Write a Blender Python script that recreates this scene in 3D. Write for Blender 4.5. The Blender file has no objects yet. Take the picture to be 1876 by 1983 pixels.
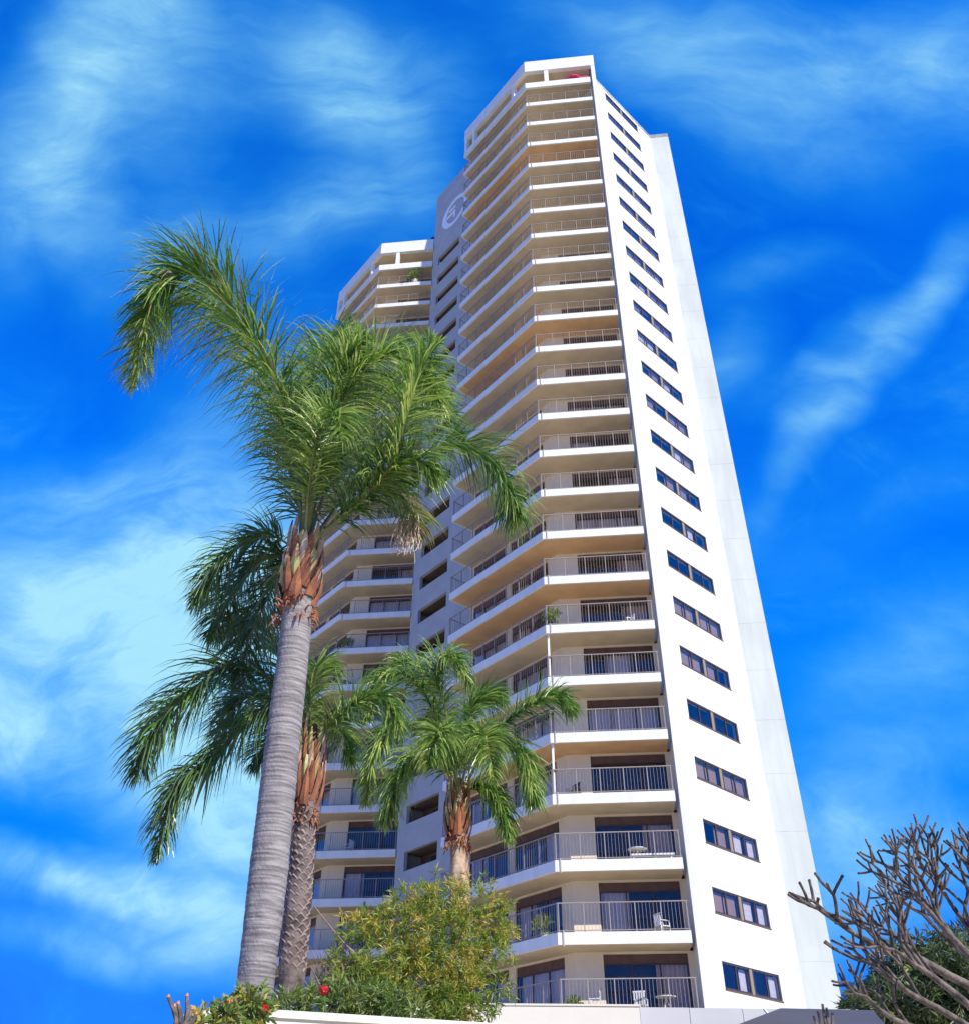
import bpy, bmesh, math, random
import numpy as np
from mathutils import Vector, Matrix, Euler, noise
R = math.radians
rnd = random.Random(7)
S = bpy.context.scene
COL = S.collection

# ------------------------------------------------------------------ camera
F_PX, PITCH, ROLL, CAMZ = 1772.26, 0.636328, 0.0080746, 1.6
cd = bpy.data.cameras.new('camera'); cam = bpy.data.objects.new('camera', cd); COL.objects.link(cam)
cd.sensor_fit = 'HORIZONTAL'; cd.sensor_width = 36; cd.lens = 36*F_PX/1876; cd.clip_end = 6000; cd.clip_start = .1
fw = Vector((0, math.cos(PITCH), math.sin(PITCH))); up = Vector((0, -math.sin(PITCH), math.cos(PITCH))); rt = Vector((1, 0, 0))
c_, s_ = math.cos(ROLL), math.sin(ROLL)
r2 = c_*rt + s_*up; u2 = -s_*rt + c_*up
M = Matrix((r2, u2, -fw)).transposed().to_4x4(); M.translation = (0, 0, CAMZ); cam.matrix_world = M
S.camera = cam

def ray(u, v):
    du, dv = u-938, v-991.5
    X = c_*du + s_*dv; Y = -s_*du + c_*dv
    return Vector((X, F_PX*math.cos(PITCH)+Y*math.sin(PITCH), F_PX*math.sin(PITCH)-Y*math.cos(PITCH))).normalized()
def at(u, v, dist):                       # a point of the place, from its bearing and ground distance
    d = ray(u, v); k = dist/math.hypot(d.x, d.y)
    return Vector((d.x*k, d.y*k, d.z*k+CAMZ))

# ------------------------------------------------------------------ light
SUN_AZ, SUN_EL = 138.0, 37.0
sun_v = Vector((math.sin(R(SUN_AZ))*math.cos(R(SUN_EL)), math.cos(R(SUN_AZ))*math.cos(R(SUN_EL)), math.sin(R(SUN_EL))))
ld = bpy.data.lights.new('sun', 'SUN'); ld.energy = 4.6; ld.angle = R(.5); ld.color = (1, .95, .86)
lo = bpy.data.objects.new('sun', ld); COL.objects.link(lo); lo.rotation_euler = (-sun_v).to_track_quat('-Z', 'Y').to_euler()
S.view_settings.view_transform = 'Standard'; S.view_settings.look = 'None'
S.view_settings.exposure = 0.36; S.view_settings.gamma = 1; S.view_settings.use_curve_mapping = False
S.cycles.max_bounces = 8; S.cycles.diffuse_bounces = 4; S.cycles.transparent_max_bounces = 12; S.cycles.sample_clamp_indirect = 6

# ------------------------------------------------------------------ sky
W = bpy.data.worlds.new('World'); S.world = W; W.use_nodes = True
nt = W.node_tree; nt.nodes.clear(); N = nt.nodes.new; LK = nt.links.new
SKY_STRENGTH = 0.12
out = N('ShaderNodeOutputWorld'); bg = N('ShaderNodeBackground'); LK(bg.outputs[0], out.inputs[0]); bg.inputs[1].default_value = SKY_STRENGTH
sky = N('ShaderNodeTexSky'); sky.sky_type = 'NISHITA'; sky.sun_disc = False
sky.sun_elevation = R(SUN_EL); sky.sun_rotation = R(SUN_AZ); sky.dust_density = .4; sky.ozone_density = 3.0; sky.air_density = 1.0
hs = N('ShaderNodeHueSaturation'); hs.inputs['Saturation'].default_value = 1.6; hs.inputs['Value'].default_value = 2.25; hs.inputs['Hue'].default_value = .526
LK(sky.outputs[0], hs.inputs['Color'])
cap = N('ShaderNodeVectorMath'); cap.operation = 'MINIMUM'; LK(hs.outputs[0], cap.inputs[0]); cap.inputs[1].default_value = [x/SKY_STRENGTH for x in (.012, .165, .86)]
tc = N('ShaderNodeTexCoord')
def math_node(op, a, b=None, clamp=False):
    n = N('ShaderNodeMath'); n.operation = op; n.use_clamp = clamp
    for i, x in enumerate((a, b)):
        if x is None: continue
        if isinstance(x, (int, float)): n.inputs[i].default_value = x
        else: LK(x, n.inputs[i])
    return n.outputs[0]
def cloud(u, v, ang, s1, s2, k):
    c = ray(u, v); a = R(ang)
    e = ray(u+40*math.cos(a), v+40*math.sin(a)) - c; e1 = (e - c*e.dot(c)).normalized(); e2 = c.cross(e1)
    mp = N('ShaderNodeMapping'); mp.vector_type = 'TEXTURE'
    mp.inputs['Location'].default_value = c
    mp.inputs['Rotation'].default_value = Matrix((e1, e2, c)).transposed().to_euler()
    f = 1/F_PX
    mp.inputs['Scale'].default_value = (s1*f, s2*f, max(s1, s2)*f)
    LK(warped, mp.inputs['Vector'])
    ln = N('ShaderNodeVectorMath'); ln.operation = 'LENGTH'; LK(mp.outputs[0], ln.inputs[0])
    mr = N('ShaderNodeMapRange'); mr.interpolation_type = 'SMOOTHSTEP'
    mr.inputs['From Min'].default_value = 1.6; mr.inputs['From Max'].default_value = 0; mr.inputs['To Max'].default_value = k
    LK(ln.outputs['Value'], mr.inputs['Value'])
    return mr.outputs[0]
wn = N('ShaderNodeTexNoise'); wn.inputs['Scale'].default_value = 3.5; wn.inputs['Detail'].default_value = 4; LK(tc.outputs['Generated'], wn.inputs['Vector'])
w1 = N('ShaderNodeVectorMath'); w1.operation = 'SUBTRACT'; LK(wn.outputs['Color'], w1.inputs[0]); w1.inputs[1].default_value = (.5, .5, .5)
w2 = N('ShaderNodeVectorMath'); w2.operation = 'SCALE'; LK(w1.outputs[0], w2.inputs[0]); w2.inputs['Scale'].default_value = .16
w3 = N('ShaderNodeVectorMath'); w3.operation = 'ADD'; LK(tc.outputs['Generated'], w3.inputs[0]); LK(w2.outputs[0], w3.inputs[1])
warped = w3.outputs[0]
CL = [(235, 100, 118, 340, 110, .72), (120, 330, 112, 240, 95, .55), (190, 450, 60, 130, 70, .5), (400, 60, 70, 160, 70, .35),
      (740, 110, 25, 260, 130, .68), (700, 270, 62, 280, 150, .66), (560, 430, 160, 230, 95, .58), (340, 340, 100, 280, 120, .45), (830, 300, 80, 150, 80, .4),
      (1560, 90, 15, 460, 120, .66), (1300, 130, 40, 280, 130, .42), (1800, 70, 170, 260, 110, .5), (1500, 260, 20, 300, 80, .3),
      (1720, 610, -40, 240, 42, .85), (1610, 790, -52, 200, 50, .78), (1430, 690, 120, 120, 85, .6), (1510, 520, -10, 150, 50, .45),
      (470, 960, 140, 330, 190, 1.0), (110, 1200, 165, 460, 230, 1.0), (300, 1150, 150, 380, 220, .7), (430, 1300, 110, 320, 280, .95), (450, 1600, 130, 260, 170, .95),
      (120, 1420, 10, 300, 110, .85), (300, 1760, 12, 380, 60, .9), (90, 1700, 22, 260, 36, .6), (380, 1870, 5, 300, 50, .6), (120, 1860, 15, 220, 40, .45), (80, 980, 160, 200, 120, .5),
      (1700, 1450, 160, 400, 150, .55), (1600, 1740, 170, 340, 130, .8), (1800, 1230, 160, 280, 90, .45), (1740, 1590, 15, 240, 80, .5), (1500, 1050, 20, 300, 90, .25), (1800, 950, 170, 200, 80, .3)]
acc = None
for c in CL:
    o = cloud(*c); acc = o if acc is None else math_node('MAXIMUM', acc, math_node('ADD', math_node('MULTIPLY', acc, .75), math_node('MULTIPLY', o, .8)))
# wispy streaks of cirrus across the whole dome
mp2 = N('ShaderNodeMapping'); mp2.inputs['Rotation'].default_value = (.2, .5, .9); mp2.inputs['Scale'].default_value = (2.2, 7.5, 4.5); LK(w3.outputs[0], mp2.inputs['Vector'])
n1 = N('ShaderNodeTexNoise'); n1.inputs['Scale'].default_value = 1.6; n1.inputs['Detail'].default_value = 9; n1.inputs['Roughness'].default_value = .58; n1.inputs['Distortion'].default_value = .6; LK(mp2.outputs[0], n1.inputs['Vector'])
n1r = N('ShaderNodeMapRange'); n1r.inputs['From Min'].default_value = .30; n1r.inputs['From Max'].default_value = .72; LK(n1.outputs['Fac'], n1r.inputs['Value'])
shape = math_node('MULTIPLY', acc, math_node('ADD', math_node('MULTIPLY', n1r.outputs[0], .75), .5), True)
mp4 = N('ShaderNodeMapping'); mp4.inputs['Rotation'].default_value = (.4, .3, -.5); mp4.inputs['Scale'].default_value = (5, 26, 14); LK(w3.outputs[0], mp4.inputs['Vector'])
n4 = N('ShaderNodeTexNoise'); n4.inputs['Scale'].default_value = 1.8; n4.inputs['Detail'].default_value = 8; n4.inputs['Roughness'].default_value = .65; LK(mp4.outputs[0], n4.inputs['Vector'])
ripple = math_node('ADD', math_node('MULTIPLY', n4.outputs['Fac'], .7), .65)
shape = math_node('MULTIPLY', shape, ripple, True)
thin = math_node('MULTIPLY', math_node('MULTIPLY', n1r.outputs[0], n1r.outputs[0]), .30)
fac = math_node('MAXIMUM', shape, thin, True)
cr = N('ShaderNodeValToRGB')
cr.color_ramp.elements[0].color = (.03, .52, 1.0, 1); cr.color_ramp.elements[1].color = (.40, .80, 1.0, 1)
cr.color_ramp.elements[0].position = .15; cr.color_ramp.elements[1].position = .95
LK(fac, cr.inputs[0])
sc2 = N('ShaderNodeVectorMath'); sc2.operation = 'SCALE'; LK(cr.outputs[0], sc2.inputs[0]); sc2.inputs['Scale'].default_value = .78/SKY_STRENGTH
mx = N('ShaderNodeMix'); mx.data_type = 'RGBA'; LK(fac, mx.inputs['Factor']); LK(cap.outputs[0], mx.inputs['A']); LK(sc2.outputs[0], mx.inputs['B'])
LK(mx.outputs['Result'], bg.inputs[0])

# ------------------------------------------------------------------ materials
def mat(name, col, rough=.7, var=.06, scale=3.0, col2=None, bump=0.0, bscale=40, spec=.5, metal=0, streak=0, transl=0, coord='Object', lo_=.38, hi_=.62, stretch=(1, 1, 1), sheen=None):
    m = bpy.data.materials.new(name); m.use_nodes = True; t = m.node_tree; b = t.nodes['Principled BSDF']
    b.inputs['Roughness'].default_value = rough; b.inputs['Specular IOR Level'].default_value = spec; b.inputs['Metallic'].default_value = metal
    tcn = t.nodes.new('ShaderNodeTexCoord'); geo = t.nodes.new('ShaderNodeNewGeometry')
    src = geo.outputs['Position'] if coord == 'World' else tcn.outputs['Object']
    mp = t.nodes.new('ShaderNodeMapping'); mp.inputs['Scale'].default_value = stretch; t.links.new(src, mp.inputs['Vector'])
    nz = t.nodes.new('ShaderNodeTexNoise'); nz.inputs['Scale'].default_value = scale; nz.inputs['Detail'].default_value = 6; t.links.new(mp.outputs[0], nz.inputs['Vector'])
    mr = t.nodes.new('ShaderNodeMapRange'); mr.inputs['From Min'].default_value = lo_; mr.inputs['From Max'].default_value = hi_; t.links.new(nz.outputs['Fac'], mr.inputs['Value'])
    mxn = t.nodes.new('ShaderNodeMix'); mxn.data_type = 'RGBA'
    c2 = col2 if col2 else tuple(x*(1-var) for x in col)
    mxn.inputs['A'].default_value = (*col, 1); mxn.inputs['B'].default_value = (*c2, 1)
    t.links.new(mr.outputs[0], mxn.inputs['Factor'])
    last = mxn.outputs['Result']
    if streak:
        mp3 = t.nodes.new('ShaderNodeMapping'); mp3.inputs['Scale'].default_value = (2.2, 2.2, .12); t.links.new(geo.outputs['Position'], mp3.inputs['Vector'])
        nz3 = t.nodes.new('ShaderNodeTexNoise'); nz3.inputs['Scale'].default_value = 1.5; nz3.inputs['Detail'].default_value = 5; t.links.new(mp3.outputs[0], nz3.inputs['Vector'])
        mr3 = t.nodes.new('ShaderNodeMapRange'); mr3.inputs['From Min'].default_value = .48; mr3.inputs['From Max'].default_value = .8; mr3.inputs['To Max'].default_value = streak; t.links.new(nz3.outputs['Fac'], mr3.inputs['Value'])
        m3 = t.nodes.new('ShaderNodeMix'); m3.data_type = 'RGBA'; m3.inputs['B'].default_value = (.33, .30, .26, 1)
        t.links.new(mr3.outputs[0], m3.inputs['Factor']); t.links.new(last, m3.inputs['A']); last = m3.outputs['Result']
    t.links.new(last, b.inputs['Base Color'])
    if bump:
        nb = t.nodes.new('ShaderNodeTexNoise'); nb.inputs['Scale'].default_value = bscale; nb.inputs['Detail'].default_value = 4; t.links.new(src, nb.inputs['Vector'])
        bp = t.nodes.new('ShaderNodeBump'); bp.inputs['Strength'].default_value = bump; bp.inputs['Distance'].default_value = .02; t.links.new(nb.outputs['Fac'], bp.inputs['Height']); t.links.new(bp.outputs[0], b.inputs['Normal'])
    if transl:
        tr = t.nodes.new('ShaderNodeBsdfTranslucent'); t.links.new(last, tr.inputs['Color']); ms = t.nodes.new('ShaderNodeMixShader'); ms.inputs[0].default_value = transl
        t.links.new(b.outputs[0], ms.inputs[1]); t.links.new(tr.outputs[0], ms.inputs[2]); t.links.new(ms.outputs[0], t.nodes['Material Output'].inputs[0])
    return m
def glass(name, tint=(.95, .95, .96), base=.035):
    m = bpy.data.materials.new(name); m.use_nodes = True; t = m.node_tree; t.nodes.clear()
    o = t.nodes.new('ShaderNodeOutputMaterial'); g = t.nodes.new('ShaderNodeBsdfGlossy'); g.inputs['Roughness'].default_value = .02
    tr = t.nodes.new('ShaderNodeBsdfTransparent'); tr.inputs[0].default_value = (*tint, 1)
    lw = t.nodes.new('ShaderNodeLayerWeight'); lw.inputs['Blend'].default_value = .5; fr = t.nodes.new('ShaderNodeMath'); fr.operation = 'POWER'; t.links.new(lw.outputs['Facing'], fr.inputs[0]); fr.inputs[1].default_value = 3.2
    mr = t.nodes.new('ShaderNodeMapRange'); mr.inputs['To Min'].default_value = base; mr.inputs['To Max'].default_value = .9; t.links.new(fr.outputs[0], mr.inputs['Value'])
    nz = t.nodes.new('ShaderNodeTexNoise'); nz.inputs['Scale'].default_value = .8
    bp = t.nodes.new('ShaderNodeBump'); bp.inputs['Strength'].default_value = .06; t.links.new(nz.outputs['Fac'], bp.inputs['Height']); t.links.new(bp.outputs[0], g.inputs['Normal'])
    ms = t.nodes.new('ShaderNodeMixShader'); t.links.new(mr.outputs[0], ms.inputs[0]); t.links.new(tr.outputs[0], ms.inputs[1]); t.links.new(g.outputs[0], ms.inputs[2]); t.links.new(ms.outputs[0], o.inputs[0])
    return m
MT = dict(
    white=mat('white_render', (.68, .71, .665), .8, .16, .55, bump=.25, bscale=25, streak=.30, coord='World'),
    pale=mat('end_wall_shade_render', (.60, .64, .575), .85, .1, .9, bump=.2, bscale=18, streak=.22, coord='World', stretch=(1, 1, .35)),  # greyer than the white wall: the end face's weaker sun put into colour
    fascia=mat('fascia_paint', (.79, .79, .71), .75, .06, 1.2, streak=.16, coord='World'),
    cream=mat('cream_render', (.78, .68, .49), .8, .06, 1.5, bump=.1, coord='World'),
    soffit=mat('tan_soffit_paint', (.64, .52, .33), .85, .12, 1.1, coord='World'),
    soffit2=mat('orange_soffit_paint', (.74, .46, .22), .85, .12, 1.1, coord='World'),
    tile=mat('balcony_tile', (.50, .40, .27), .6, .15, 2, coord='World'),
    grey=mat('grey_violet_render', (.45, .455, .43), .85, .1, 1.0, bump=.12, bscale=14, streak=.10, coord='World'),
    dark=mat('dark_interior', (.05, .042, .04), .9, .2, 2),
    recess=mat('brown_recess', (.16, .11, .085), .85, .2, 2),
    brown=mat('bronze_frame', (.075, .055, .045), .45, .15, 4, metal=.3),
    pier=mat('beige_window_pier', (.24, .20, .165), .8, .1, 3),
    header=mat('brown_header_panel', (.13, .07, .05), .6, .25, 3),
    rail=mat('railing_paint', (.33, .28, .23), .5, .1, 3),
    steel=mat('downpipe_paint', (.55, .47, .38), .6, .1, 3),
    glass=glass('window_glass'), doorglass=glass('door_glass', (.96, .95, .95), .04),
    curtain=mat('sheer_curtain', (.74, .68, .66), .9, .1, 5, transl=.2), curtain2=mat('beige_curtain', (.58, .44, .33), .9, .1, 5), blind=mat('warm_blind', (.30, .20, .14), .9, .1, 4),
    logo=mat('emblem_paint', (.88, .90, .90), .5, .03, 3),
    podium=mat('cream_podium_render', (.72, .67, .54), .85, .04, .8, bump=.1, coord='World'),
    grey_and_shade=mat('grey_render_and_shade', (.60, .585, .55), .85, .08, .6, bump=.1, coord='World'),  # plain grey render; on podium panels and planter end it paints in shade
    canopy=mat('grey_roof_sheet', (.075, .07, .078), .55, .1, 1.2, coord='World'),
    ground=mat('warm_bounce_paving', (.58, .49, .36), .9, .2, .3, bump=.1, coord='World'),  # unseen ground, coloured pale and warm to bounce fill light upward
    deck=mat('warm_bounce_tile', (.72, .60, .43), .85, .1, .8, coord='World'),  # unseen deck, coloured pale and warm to bounce fill onto the soffits
    soil=mat('soil', (.10, .07, .05), .95, .4, 3, coord='World'),
    leaf=mat('palm_leaflet', (.17, .32, .04), .33, 0, 2.2, col2=(.05, .14, .022), spec=.8, transl=.42, coord='World', lo_=.3, hi_=.7),
    leafy=mat('palm_leaflet_yellow_sunlit', (.55, .62, .17), .34, 0, 2.2, col2=(.20, .36, .05), spec=.8, transl=.38, coord='World', lo_=.3, hi_=.7),  # yellower leaflets; their light tone also paints in the sunlit highlights
    leafdark=mat('palm_leaflet_old', (.15, .24, .09), .33, 0, 2.2, col2=(.04, .09, .035), spec=.9, transl=.28, coord='World', lo_=.3, hi_=.7),
    leafdry=mat('palm_leaflet_dry', (.42, .30, .19), .7, 0, 3, col2=(.28, .17, .09), transl=.2, coord='World'),
    rachis=mat('frond_stalk', (.22, .24, .07), .5, .3, 3), stalk=mat('leaf_base', (.34, .36, .10), .5, 0, 3, col2=(.40, .22, .09)),
    bark=mat('grey_palm_bark', (.33, .30, .28), .9, 0, 3, col2=(.11, .095, .09), bump=.7, bscale=26, stretch=(.8, .8, 13), coord='World', lo_=.35, hi_=.68),
    bark2=mat('dark_palm_bark', (.20, .155, .135), .9, 0, 5, col2=(.065, .05, .045), bump=.6, bscale=30, coord='World'),
    scar=mat('leaf_scar', (.30, .235, .20), .9, 0, 6, col2=(.22, .15, .12), coord='World'),
    fibre=mat('orange_leaf_sheath', (.36, .13, .055), .85, 0, 7, col2=(.20, .07, .035), bump=.5, bscale=40, stretch=(1, 1, .5), coord='World'),
    sheath=mat('pale_leaf_sheath', (.58, .44, .32), .85, 0, 6, col2=(.34, .17, .09), bump=.4, bscale=30, stretch=(1, 1, .3), coord='World'),
    bush=mat('bush_leaf', (.38, .46, .06), .5, 0, 3.5, col2=(.14, .24, .035), transl=.45, coord='World', lo_=.35, hi_=.65),
    bushy=mat('bush_leaf_yellow', (.62, .48, .08), .5, 0, 3.5, col2=(.38, .36, .06), transl=.4, coord='World'),
    bushg=mat('ground_leaf', (.13, .24, .04), .5, 0, 4, col2=(.24, .28, .07), transl=.25, coord='World'),
    twig=mat('bush_twig', (.30, .20, .15), .8, .4, 6),
    frang=mat('frangipani_bark', (.19, .15, .115), .85, 0, 14, col2=(.045, .036, .03), bump=.5, bscale=60, coord='World'),
    tip=mat('orange_tip', (.6, .22, .06), .6, .2, 6),
    seed=mat('pale_seed_strand', (.62, .48, .34), .7, .2, 5),
    red=mat('red_petal', (.75, .02, .02), .5, .3, 20, transl=.2), pink=mat('pink_cloth', (.80, .06, .22), .8, .2, 6, transl=.2),
    farleaf=mat('far_tree_leaf', (.05, .085, .03), .5, 0, 1.2, col2=(.12, .14, .05), transl=.2, coord='World'),
    plastic=mat('white_plastic', (.78, .77, .74), .35, .02, 3), terracotta=mat('terracotta', (.55, .17, .06), .8, .15, 6), pot=mat('pale_pot', (.62, .58, .5), .8, .1, 6),
    darkpl=mat('dark_plastic', (.06, .06, .07), .4, .1, 3),
)

# ------------------------------------------------------------------ mesh helpers
class MB:
    def __init__(s): s.v = []; s.f = []; s.m = []
    def quad(s, a, b, c, d, m=0):
        n = len(s.v); s.v += [tuple(a), tuple(b), tuple(c), tuple(d)]; s.f.append((n, n+1, n+2, n+3)); s.m.append(m)
    def prism(s, poly, z0, z1, m=0):
        n = len(s.v); k = len(poly)
        s.v += [(p[0], p[1], z0) for p in poly] + [(p[0], p[1], z1) for p in poly]
        for i in range(k):
            j = (i+1) % k; s.f.append((n+i, n+j, n+k+j, n+k+i)); s.m.append(m)
        s.f.append(tuple(n+i for i in reversed(range(k)))); s.m.append(m)
        s.f.append(tuple(n+k+i for i in range(k))); s.m.append(m)
    def lbox(s, O, d, n, t0, t1, n0, n1, z0, z1, m=0):       # box in a wall's own frame
        q = [(O[0]+d[0]*t+n[0]*w, O[1]+d[1]*t+n[1]*w) for t, w in ((t0, n0), (t1, n0), (t1, n1), (t0, n1))]
        s.prism(q, z0, z1, m)
    def tube(s, pts, rad, seg=6, m=0, cap=True):
        n0 = len(s.v); k = len(pts)
        for i, p in enumerate(pts):
            p = Vector(p); a = Vector(pts[max(0, i-1)]); b = Vector(pts[min(k-1, i+1)]); t = (b-a).normalized()
            x = t.cross(Vector((.3, .9, .31))).normalized(); y = t.cross(x); r = rad[i] if hasattr(rad, '__len__') else rad
            for j in range(seg):
                an = 2*math.pi*j/seg; s.v.append(tuple(p + (x*math.cos(an)+y*math.sin(an))*r))
        for i in range(k-1):
            for j in range(seg):
                j2 = (j+1) % seg; s.f.append((n0+i*seg+j, n0+i*seg+j2, n0+(i+1)*seg+j2, n0+(i+1)*seg+j)); s.m.append(m)
        if cap:
            s.f.append(tuple(n0+j for j in reversed(range(seg)))); s.m.append(m)
            s.f.append(tuple(n0+(k-1)*seg+j for j in range(seg))); s.m.append(m)
    def mesh(s, name, mats, smooth=False):
        me = bpy.data.meshes.new(name); me.from_pydata(s.v, [], s.f)
        for q in (mats if isinstance(mats, (list, tuple)) else [mats]): me.materials.append(q)
        me.polygons.foreach_set('material_index', s.m)
        if smooth: me.polygons.foreach_set('use_smooth', [True]*len(s.f))
        me.update()
        bm = bmesh.new(); bm.from_mesh(me); bmesh.ops.recalc_face_normals(bm, faces=bm.faces) if len(s.f) < 4000 else None; bm.to_mesh(me); bm.free()
        return me
def obj(name, me, parent=None, loc=(0, 0, 0), rotz=0, **props):
    o = bpy.data.objects.new(name, me); COL.objects.link(o); o.location = loc; o.rotation_euler = (0, 0, rotz)
    if parent: o.parent = parent
    for k, v in props.items(): o[k] = v
    return o
def thing(name, label, cat, loc=(0, 0, 0), rotz=0, group=None):
    o = bpy.data.objects.new(name, None); COL.objects.link(o); o.location = loc; o.rotation_euler = (0, 0, rotz); o.empty_display_size = .2
    o['label'] = label; o['category'] = cat
    if group: o['group'] = group
    return o

# ------------------------------------------------------------------ ground
Z0 = CAMZ
mb = MB(); mb.quad((-2500, -2500, 0), (2500, -2500, 0), (2500, 2500, 0), (-2500, 2500, 0)); obj('ground', mb.mesh('ground', MT['ground']), kind='structure')

# ------------------------------------------------------------------ tower plan
V2 = lambda x, y: Vector((x, y))
A_ = -0.673217; r45 = math.pi/4; H = 2.9
dL = V2(math.sin(A_), math.cos(A_)); dC = V2(-math.sin(A_-r45), -math.cos(A_-r45)); nL = V2(math.cos(A_), -math.sin(A_)); nC = V2(-dC[1], dC[0])
dW = V2(math.sin(R(46.1)), math.cos(R(46.1))); nW = V2(-dW[1], dW[0])        # nW points into the tower
CW, LL, DEP = 5.44, 8.38, 1.6
P1 = V2(3.158, 40.787); P2 = P1+dC*CW; P0 = P1+dL*LL; P3 = P2+dC*.48; P4 = P3+dW*7.3; P5 = P4+dC*1.56
Q1 = V2(-10.833, 59.949)                                                    # same corner of the far wing
ZS = lambda k: Z0 + 8.2846 + H*(k-1)                                        # mid height of slab k
O0 = V2(0, 0); T25 = math.tan(r45/2)
Lp = dL*LL; Cp = dC*CW                                                     # ends of the module, corner at the origin
def off_line(d): return [Lp+nL*d, (nL*d) + dL*(d*T25), Cp+nC*d]             # offset polyline, d inwards
def band(mbb, d0, d1, z0, z1, m=0):
    a = off_line(d0); b = off_line(d1)
    mbb.prism([a[0], a[1], b[1], b[0]], z0, z1, m); mbb.prism([a[1], a[2], b[2], b[1]], z0, z1, m)

tower = thing('apartment_tower', 'tall white high-rise with balconies, slit windows and a round emblem on its grey wall', 'building', (P1[0], P1[1], 0))
TW = lambda p: p - P1                                                       # plan point into the tower's frame

# shared balcony module meshes (local origin = outer corner, z=0 = middle of the fascia)
m_ = MB(); band(m_, .1, DEP+.15, -.2, .12); me_slab = m_.mesh('balcony_slab', MT['tile'])
m_ = MB(); band(m_, 0, .10, -.235, .235); m_.lbox(Lp, nL, dL, .10, DEP, -.1, 0, -.235, .235); me_fascia = m_.mesh('fascia', MT['fascia'])
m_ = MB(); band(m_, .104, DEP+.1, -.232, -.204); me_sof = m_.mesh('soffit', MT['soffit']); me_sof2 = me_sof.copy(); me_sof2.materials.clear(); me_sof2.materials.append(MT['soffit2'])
# dark joint line in the left fascia and drain stubs are part of the fascia
def railing_meshes():
    z0, z1 = .235, 1.40
    bal = MB(); post = []; top = MB()
    for d, n, ln in ((dL, nL, LL), (dC, nC, CW)):
        cnt = int(ln/.155)
        for i in range(cnt+1):
            t = .07 + (ln-.14)*i/cnt; bal.lbox(O0+d*t, d, n, -.006, .006, .054, .066, z0+.08, z1-.03)
        k = round(ln/1.08)
        for i in range(k+1):
            t = .06+(ln-.12)*i/k; pb = MB(); pb.lbox(O0+d*t, d, n, -.022, .022, .04, .08, z0, z1-.02); post.append(pb)
        top.lbox(O0, d, n, .0, ln, .035, .085, z1-.03, z1+.012); top.lbox(O0, d, n, .0, ln, .045, .075, z0+.06, z0+.09)
    top.lbox(Lp, nL, dL, .09, DEP, -.08, -.04, z1-.03, z1+.012)
    for i in range(11): bal.lbox(Lp+nL*(.15+i*.14), nL, dL, -.008, .008, -.07, -.05, z0, z1-.03)
    return top.mesh('railing', MT['rail']), [q.mesh('railing_post', MT['rail']) for q in post], bal.mesh('baluster', MT['rail'])
me_rail, me_post, me_bal = railing_meshes()
# back wall of a storey: piers and lintel strips, openings for sliding doors
DOORS = [(dL, nL, 1.35, 4.55), (dL, nL, 5.05, 8.05), (dC, nC, 1.82, 5.34)]   # direction, inward normal, from, to
ZF, ZDH, ZC = .12, 2.58, 2.668
m_ = MB()
for d, n, ln, segs in ((dL, nL, LL, [(DEP*T25, 1.35), (4.55, 5.05), (8.05, LL)]), (dC, nC, CW, [(DEP*T25, 1.82), (5.34, CW+.3)])):
    for a, b in segs: m_.lbox(O0, d, n, a, b, DEP, DEP+.2, ZF-.2, ZC)
for d, n, a, b in DOORS: m_.lbox(O0, d, n, a, b, DEP, DEP+.2, ZDH, ZC)
me_back = m_.mesh('balcony_wall', MT['cream'])
def door_meshes(i):
    d, n, a, b = DOORS[i]; L = b-a
    fr = MB(); hd = MB(); panes = []
    zt = ZDH-.42
    for t in (a, a+L/3-.03, a+2*L/3-.03, b-.06): fr.lbox(O0, d, n, t, t+.06, DEP+.06, DEP+.12, ZF, zt)
    fr.lbox(O0, d, n, a, b, DEP+.06, DEP+.12, zt, zt+.05); fr.lbox(O0, d, n, a+.06, b-.06, DEP+.07, DEP+.11, ZF, ZF+.06)
    hd.lbox(O0, d, n, a, b, DEP+.08, DEP+.12, zt+.05, ZDH)
    for j in range(3):
        pm = MB(); pm.lbox(O0, d, n, a+L/3*j+.05, a+L/3*(j+1)-.04, DEP+.085, DEP+.095, ZF+.06, zt); panes.append(pm.mesh('pane', MT['doorglass']))
    allp = MB(); allp.lbox(O0, d, n, a+.05, b-.05, DEP+.085, DEP+.095, ZF+.06, zt)
    cur = []
    for v, (lo1, hi1) in enumerate(((0, .36), (.0, .98), (.62, 1.0), (.3, .7))):
        cm = MB(); k = max(4, int((hi1-lo1)*L/.07)); prev = None
        for q in range(k+1):
            t = a+.08+(L-.16)*(lo1+(hi1-lo1)*q/k); w = DEP+.26+.03*math.sin(q*2.2)+.012*math.sin(q*.7)
            p = O0+d*t+n*w
            if prev is not None: cm.quad((prev[0], prev[1], ZF), (p[0], p[1], ZF), (p[0], p[1], zt+.04), (prev[0], prev[1], zt+.04))
            prev = p
        cur.append(cm.mesh('curtain', MT['curtain' if v != 2 else 'curtain2']))
    return fr.mesh('sliding_door', MT['brown']), hd.mesh('door_header', MT['header']), panes, allp.mesh('glazing', MT['doorglass']), cur
DM = [door_meshes(i) for i in range(3)]
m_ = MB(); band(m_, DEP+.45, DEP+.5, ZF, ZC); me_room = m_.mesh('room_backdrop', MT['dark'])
# thin downpipe through every balcony of the short face
m_ = MB(); m_.lbox(O0, dC, nC, .22, .27, -.045, -.004, -.30, .29); me_pipe = m_.mesh('downpipe', MT['steel'])
m_ = MB(); m_.lbox(O0, dC, nC, .05, .15, .11, .2, .1, ZC); me_col = m_.mesh('balcony_column', MT['fascia'])

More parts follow.
